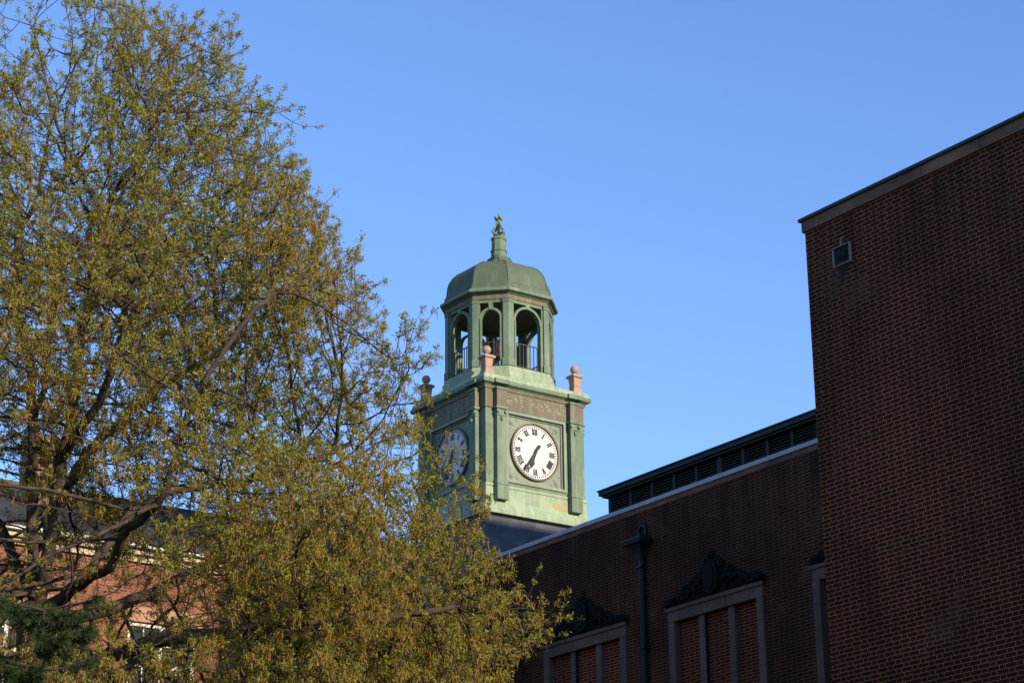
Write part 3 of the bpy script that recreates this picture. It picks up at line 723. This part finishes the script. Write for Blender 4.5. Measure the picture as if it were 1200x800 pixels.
nodes=[np.array(p) for p in ((12.6,29.2,0),(12.58,29.2,1.2),(12.52,29.1,2.6),(12.46,29.0,4),(12.40,28.88,5.4),(12.34,28.76,6.8),(12.31,28.72,8.08),(12.22,28.7,8.56))]
par=[-1,0,1,2,3,4,5,6]
def add_limb(pts):
    P=[np.array(p) for p in pts]
    d=[np.linalg.norm(q-P[0]) for q in nodes]; cur=int(np.argmin(d))
    for a,b in zip(P[:-1],P[1:]):
        k=max(1,int(round(np.linalg.norm(b-a)/.28)))
        for t in range(1,k+1):
            nodes.append(a+(b-a)*t/k+rng.normal(0,.02,3)); par.append(cur); cur=len(nodes)-1
for k in ('A','B','C','F','G','H','A2','B2','D','E'): add_limb(LIMBS[k])
env_z=np.array([4.2,5.2,6.5,7.56,8.54,9.41,10.17,11.86,12.46,13.34,14.44,15.22,16.15,16.81,17.3,17.75,18.0])
env_r=np.array([2.5,5.0,6.2,6.75,6.95,6.4,5.68,5.38,4.95,4.5,3.95,3.45,3.1,2.7,2.2,1.4,.5])
def env(z): return np.interp(z,env_z,env_r,left=0,right=0)
tx,ty=12.2,28.6
# attractors
AT=[]
while len(AT)<23500:
    z=rng.uniform(4.2,18.0); R=env(z); 
    if rng.uniform()>(R/7.25)**2: continue
    a=rng.uniform(0,2*PI)
    if math.cos(a)*R*.8128-math.sin(a)*R*.5826<-1.6 and rng.uniform()<.62: continue
    lobes=1+.07*math.sin(5*a+z*1.1)+.05*math.sin(9*a-z*2.3)
    r=R*lobes*math.sqrt(rng.uniform(.04,1))
    AT.append((tx+r*math.cos(a),ty+r*math.sin(a),z))
while len(AT)<29000:
    z=rng.uniform(6.6,11.4); R=env(z)*.97; a=rng.uniform(-1.75,.55); r=R*math.sqrt(rng.uniform(.25,1))
    AT.append((tx+r*math.cos(a),ty+r*math.sin(a),z))
while len(AT)<33500:                       # fuller upper crown
    z=rng.uniform(10.5,17.8); R=env(z); a=rng.uniform(-2.3,1.2); r=R*math.sqrt(rng.uniform(.12,1))
    if rng.uniform()>(R/6)**1.2: continue
    AT.append((tx+r*math.cos(a),ty+r*math.sin(a),z))
AT=np.array(AT)
# drop some volumes so that the sky shows through
from mathutils import noise as mn
def thin(p):
    u=(p[0]-tx)*.8128-(p[1]-ty)*.5826; q=mn.noise(Vector((p[0]*.5,p[1]*.5,p[2]*.5)))
    if q<-.20: return False
    if -1.5<u<2.9 and 7.0<p[2]<10.4 and rng.uniform()<.80: return False
    if 2.9<u<4.4 and 9.2<p[2]<10.5 and rng.uniform()<.5: return False        # bare lower inside of the crown
    if 1.0<u<5.2 and 9.9<p[2]<11.6 and rng.uniform()<.68: return False
    return True
keep=np.array([thin(p) for p in AT]); AT=AT[keep]
STEP=.23; KILL=.24; INF=4.0
alive=np.ones(len(AT),bool)
near_i=np.full(len(AT),-1); near_d=np.full(len(AT),1e9)
NP_=np.array(nodes)
for i0 in range(0,len(AT),1000):
    D=np.linalg.norm(AT[i0:i0+1000,None,:]-NP_[None,7:],axis=2); j=D.argmin(1)
    near_i[i0:i0+1000]=j+7; near_d[i0:i0+1000]=D[np.arange(len(j)),j]
alive&=near_d>KILL
kids_n={}
for it in range(140):
    act=np.where(alive&(near_d<INF+ (6 if it<12 else 0)))[0]
    if len(act)==0: break
    nodes_arr=np.array(nodes)
    dv=unit(AT[act]-nodes_arr[near_i[act]])
    acc=np.zeros((len(nodes),3)); np.add.at(acc,near_i[act],dv)
    src=np.unique(near_i[act])
    new=[]
    for s in src:
        if kids_n.get(s,0)>=3: continue
        d=acc[s]; d=d/(np.linalg.norm(d)+1e-9)+np.array([0,0,.18])+rng.normal(0,.12,3)
        if par[s]>=0:
            pd=nodes_arr[s]-nodes_arr[par[s]]; d=d+.35*pd/(np.linalg.norm(pd)+1e-9)
        d/=np.linalg.norm(d); p=nodes_arr[s]+d*STEP
        nodes.append(p); par.append(int(s)); kids_n[s]=kids_n.get(s,0)+1; new.append(len(nodes)-1)
    if not new: break
    newp=np.array([nodes[k] for k in new]); al=np.where(alive)[0]
    for i0 in range(0,len(al),1500):
        ix=al[i0:i0+1500]; D=np.linalg.norm(AT[ix][:,None,:]-newp[None],axis=2); j=D.argmin(1); dm=D[np.arange(len(j)),j]
        b=dm<near_d[ix]; near_d[ix[b]]=dm[b]; near_i[ix[b]]=np.array(new)[j[b]]
    alive&=near_d>KILL
print('oak nodes',len(nodes))
# side twigs
base_n=len(nodes); nodes_arr=np.array(nodes)
kids=[0]*base_n
for p in par:
    if p>=0: kids[p]+=1
# radii (pipe model) on the woody frame
def radii(par,n,tip,ex=2.35):
    a=np.zeros(n); ch=[0]*n
    for p in par:
        if p>=0: ch[p]+=1
    order=range(n-1,-1,-1)
    for i in order:
        if ch[i]==0: a[i]=tip**ex
        if par[i]>=0: a[par[i]]+=a[i]
    return a**(1/ex)
r0=radii(par,base_n,.0060,2.45)
tuft_pos=[];tuft_dir=[]
for i in range(8,base_n):
    if r0[i]>.034: continue
    p=nodes_arr[i]; pd=nodes_arr[i]-nodes_arr[par[i]]; pd=pd/(np.linalg.norm(pd)+1e-9)
    tip=kids[i]==0
    rad_out=np.array([p[0]-tx,p[1]-ty,0]); rad_out/=np.linalg.norm(rad_out)+1e-9
    nt=(3 if rng.uniform()<.75 else 2) if tip else (1 if rng.uniform()<.9 else 0)
    uu=(p[0]-tx)*.8128-(p[1]-ty)*.5826
    if -1.5<uu<2.7 and 7.2<p[2]<10.2 and rng.uniform()<.52: nt=0
    if 1.0<uu<5.0 and 9.8<p[2]<11.5 and rng.uniform()<.38: nt=0
    if p[2]<5.5: nt=min(nt,1)
    for k in range(nt):
        d=pd*.55+rng.normal(0,.5,3)+np.array([0,0,.38])+rad_out*.15
        if tip and k==0: d=pd+rng.normal(0,.2,3)+np.array([0,0,.25])
        d/=np.linalg.norm(d); L=rng.uniform(.16,.42) if not(tip and k==0) else rng.uniform(.22,.6)
        m1=p+d*L*.5+rng.normal(0,.02,3); e=p+d*L+np.array([0,0,.03])
        nodes.append(m1);par.append(i);nodes.append(e);par.append(len(nodes)-2)
        tuft_pos.append(e);tuft_dir.append(d)
        if L>.26: tuft_pos.append(m1);tuft_dir.append(unit(d+rng.normal(0,.5,3)))
nodes_arr=np.array(nodes); rad=radii(par,len(nodes),.0040,2.5)
rad[:8]=np.maximum(rad[:8],np.array([.62,.50,.44,.42,.41,.40,.38,.33]))
print('oak total nodes',len(nodes),'trunk r',rad[7],'tufts',len(tuft_pos))
build_tubes('trunk',nodes_arr,par,rad,M['bark'],oak)
tp=np.array(tuft_pos);td=np.array(tuft_dir)
def foliage(tp,td,nl,nc):
    n=len(tp); up=np.array([0,0,1.])
    # leaves: small narrow blades fanning round the shoot tip
    idx=np.repeat(np.arange(n),nl); c=tp[idx]; d=unit(td[idx]*.55+rng.normal(0,.62,(len(idx),3))+np.array([0,0,.22]))
    L=rng.uniform(.024,.058,(len(idx),1)); W=L*rng.uniform(.13,.26,(len(idx),1))
    s=unit(np.cross(d,rng.normal(0,1,d.shape)));
    b=c+rng.normal(0,.022,c.shape)-td[idx]*rng.uniform(-.02,.07,(len(idx),1))
    droop=np.cross(d,s)*L*rng.uniform(-.2,.2,(len(idx),1))
    Q=np.stack([b,b+d*L*.55+s*W+droop,b+d*L,b+d*L*.55-s*W+droop],1)
    gt=np.clip(np.array([mn.noise(Vector((p[0]*.9+7,p[1]*.9,p[2]*.9))) for p in tp])*1.1+.5+rng.normal(0,.22,n),0,1); t1=np.clip(gt[idx]*.75+rng.uniform(0,.3,len(idx)),0,1)
    # catkins: thin strands hanging from the same tips, more on some shoots than others
    amount=np.clip(np.array([mn.noise(Vector(tuple(p*.55)))*1.6+.36+.3*min(1,max(0,(10.6-p[2])/1.5)) for p in tp])+rng.normal(0,.25,n),0,1.3)
    cnt=np.round(amount*nc).astype(int); ic=np.repeat(np.arange(n),cnt)
    bc=tp[ic]+rng.normal(0,.036,(len(ic),3)); Lc=rng.uniform(.04,.10,(len(ic),1)); dd=unit(np.array([0,0,-1.])+rng.normal(0,.3,(len(ic),3)))
    sc_=unit(np.cross(dd,rng.normal(0,1,dd.shape)))*rng.uniform(.0028,.0056,(len(ic),1))
    Q2=np.stack([bc-sc_*.7,bc+sc_*.7,bc+dd*Lc+sc_,bc+dd*Lc-sc_],1)
    t2=np.clip(amount[ic]*.4+rng.uniform(0,.6,len(ic)),0,1)
    return np.concatenate([Q,Q2]),np.concatenate([np.zeros(len(Q)),np.ones(len(Q2))]),np.concatenate([t1,t2])
Q,mi,ti=foliage(tp,td,29,10)
print('leaf quads',len(Q))
quads_mesh('crown',Q,[M['leaf'],M['catkin']],mi,ti,oak)

# young pine in front of the oak trunk
px_,py_=8.75,20.4
pine=thing('pine_tree','dark green pine with soft long needles, low in front of the oak trunk','tree',(px_,py_,0))
pn=[np.array((px_,py_,z)) for z in np.arange(0,6.75,.3)]; pp=[-1]+list(range(len(pn)-1)); ntr=len(pn)
pr=[.07*(1-z[2]/7.0)+.010 for z in pn]; shoots=[]
for z in np.arange(2.2,6.55,.27):
    nb=rng.integers(5,8)
    for k in range(nb):
        a=rng.uniform(0,2*PI); L=(.34+.25*(7.3-z))*rng.uniform(.65,1.1); L=min(L,1.75)
        cur=int(round(z/.3)); cur=min(cur,ntr-1); p=pn[cur].copy(); st=max(2,int(L/.16))
        for q in range(st):
            t=q/st; d=np.array([math.cos(a),math.sin(a),.22-.25*t+.35*t*t]); d/=np.linalg.norm(d)
            p=p+d*L/st+rng.normal(0,.012,3); pn.append(p.copy()); pp.append(cur); pr.append(.011*(1-t)+.004); cur=len(pn)-1
            if t>.15:
                shoots.append((p.copy(),d))
                for s in (-1,1):
                    if rng.uniform()<.95:
                        sd=unit(np.array([math.cos(a+s*.9),math.sin(a+s*.9),rng.uniform(.0,.35)])); l2=rng.uniform(.08,.22)
                        pn.append(p+sd*l2); pp.append(cur); pr.append(.004); shoots.append((p+sd*l2,sd))
build_tubes('trunk',np.array(pn),pp,np.array(pr),M['bark'],pine)
sp_=np.array([s[0] for s in shoots]); sd_=np.array([s[1] for s in shoots]); nn=110
ix=np.repeat(np.arange(len(sp_)),nn); d=unit(sd_[ix]*.7+rng.normal(0,.55,(len(ix),3))+np.array([0,0,-.05])); L=rng.uniform(.07,.13,(len(ix),1))
s=unit(np.cross(d,rng.normal(0,1,d.shape)))*.0028
b=sp_[ix]-sd_[ix]*rng.uniform(0,.10,(len(ix),1))
Qp=np.stack([b-s,b+s,b+d*L+s*.5+np.array([0,0,-.012]),b+d*L-s*.5+np.array([0,0,-.012])],1)
quads_mesh('crown',Qp,[M['pine']],np.zeros(len(Qp)),np.clip(np.repeat(rng.uniform(0,.7,len(sp_)),nn)+rng.uniform(0,.3,len(Qp)),0,1),pine)
print('pine',len(Qp))

# ------------------------------------------------------------------ light
SUN_B, SUN_E = math.radians(8), math.radians(16)
to_sun=Vector((math.sin(SUN_B)*math.cos(SUN_E),-math.cos(SUN_B)*math.cos(SUN_E),math.sin(SUN_E)))
sl_=bpy.data.lights.new('sun','SUN'); sl_.energy=4.4; sl_.angle=math.radians(.5); sl_.color=(1,.85,.63)
so=bpy.data.objects.new('sun',sl_); C.objects.link(so); so.rotation_euler=to_sun.to_track_quat('Z','Y').to_euler()
wd=bpy.data.worlds.new('World'); sc.world=wd; wd.use_nodes=True; nt=wd.node_tree; nt.nodes.clear()
sky=nt.nodes.new('ShaderNodeTexSky'); sky.sky_type='NISHITA'; sky.sun_disc=False
sky.sun_elevation=SUN_E; sky.sun_rotation=PI-SUN_B
sky.air_density=1.0; sky.dust_density=.0; sky.ozone_density=4.0; sky.altitude=50
bg=nt.nodes.new('ShaderNodeBackground'); bg.inputs['Strength'].default_value=.15
ow=nt.nodes.new('ShaderNodeOutputWorld'); mx=nt.nodes.new('ShaderNodeMix'); mx.data_type='RGBA'; mx.blend_type='MULTIPLY'; mx.inputs[0].default_value=1; mx.inputs[7].default_value=(.95,.96,1.12,1); nt.links.new(sky.outputs[0],mx.inputs[6]); nt.links.new(mx.outputs[2],bg.inputs[0]); nt.links.new(bg.outputs[0],ow.inputs[0])

# ------------------------------------------------------------------ camera
F_PX=2551.; P_=math.radians(19.893); R_=math.radians(.621); G_=math.radians(35.634)
fh=Vector((math.sin(G_),math.cos(G_),0)); rg=Vector((math.cos(G_),-math.sin(G_),0)); up=Vector((0,0,1))
fw=fh*math.cos(P_)+up*math.sin(P_); u0=up*math.cos(P_)-fh*math.sin(P_)
cr=rg*math.cos(R_)-u0*math.sin(R_); cu=rg*math.sin(R_)+u0*math.cos(R_)
cd=bpy.data.cameras.new('camera'); cam=bpy.data.objects.new('camera',cd); C.objects.link(cam)
cd.sensor_width=36; cd.lens=F_PX/1200*36; cd.clip_start=.1; cd.clip_end=3000
cam.matrix_world=Matrix(((cr.x,cu.x,-fw.x,0),(cr.y,cu.y,-fw.y,0),(cr.z,cu.z,-fw.z,1.6),(0,0,0,1)))
sc.camera=cam
sc.view_settings.view_transform='Standard'; sc.view_settings.look='None'; sc.view_settings.exposure=.75; sc.view_settings.gamma=1
sc.cycles.max_bounces=6; sc.cycles.diffuse_bounces=3; sc.cycles.transmission_bounces=4; sc.cycles.use_denoising=True
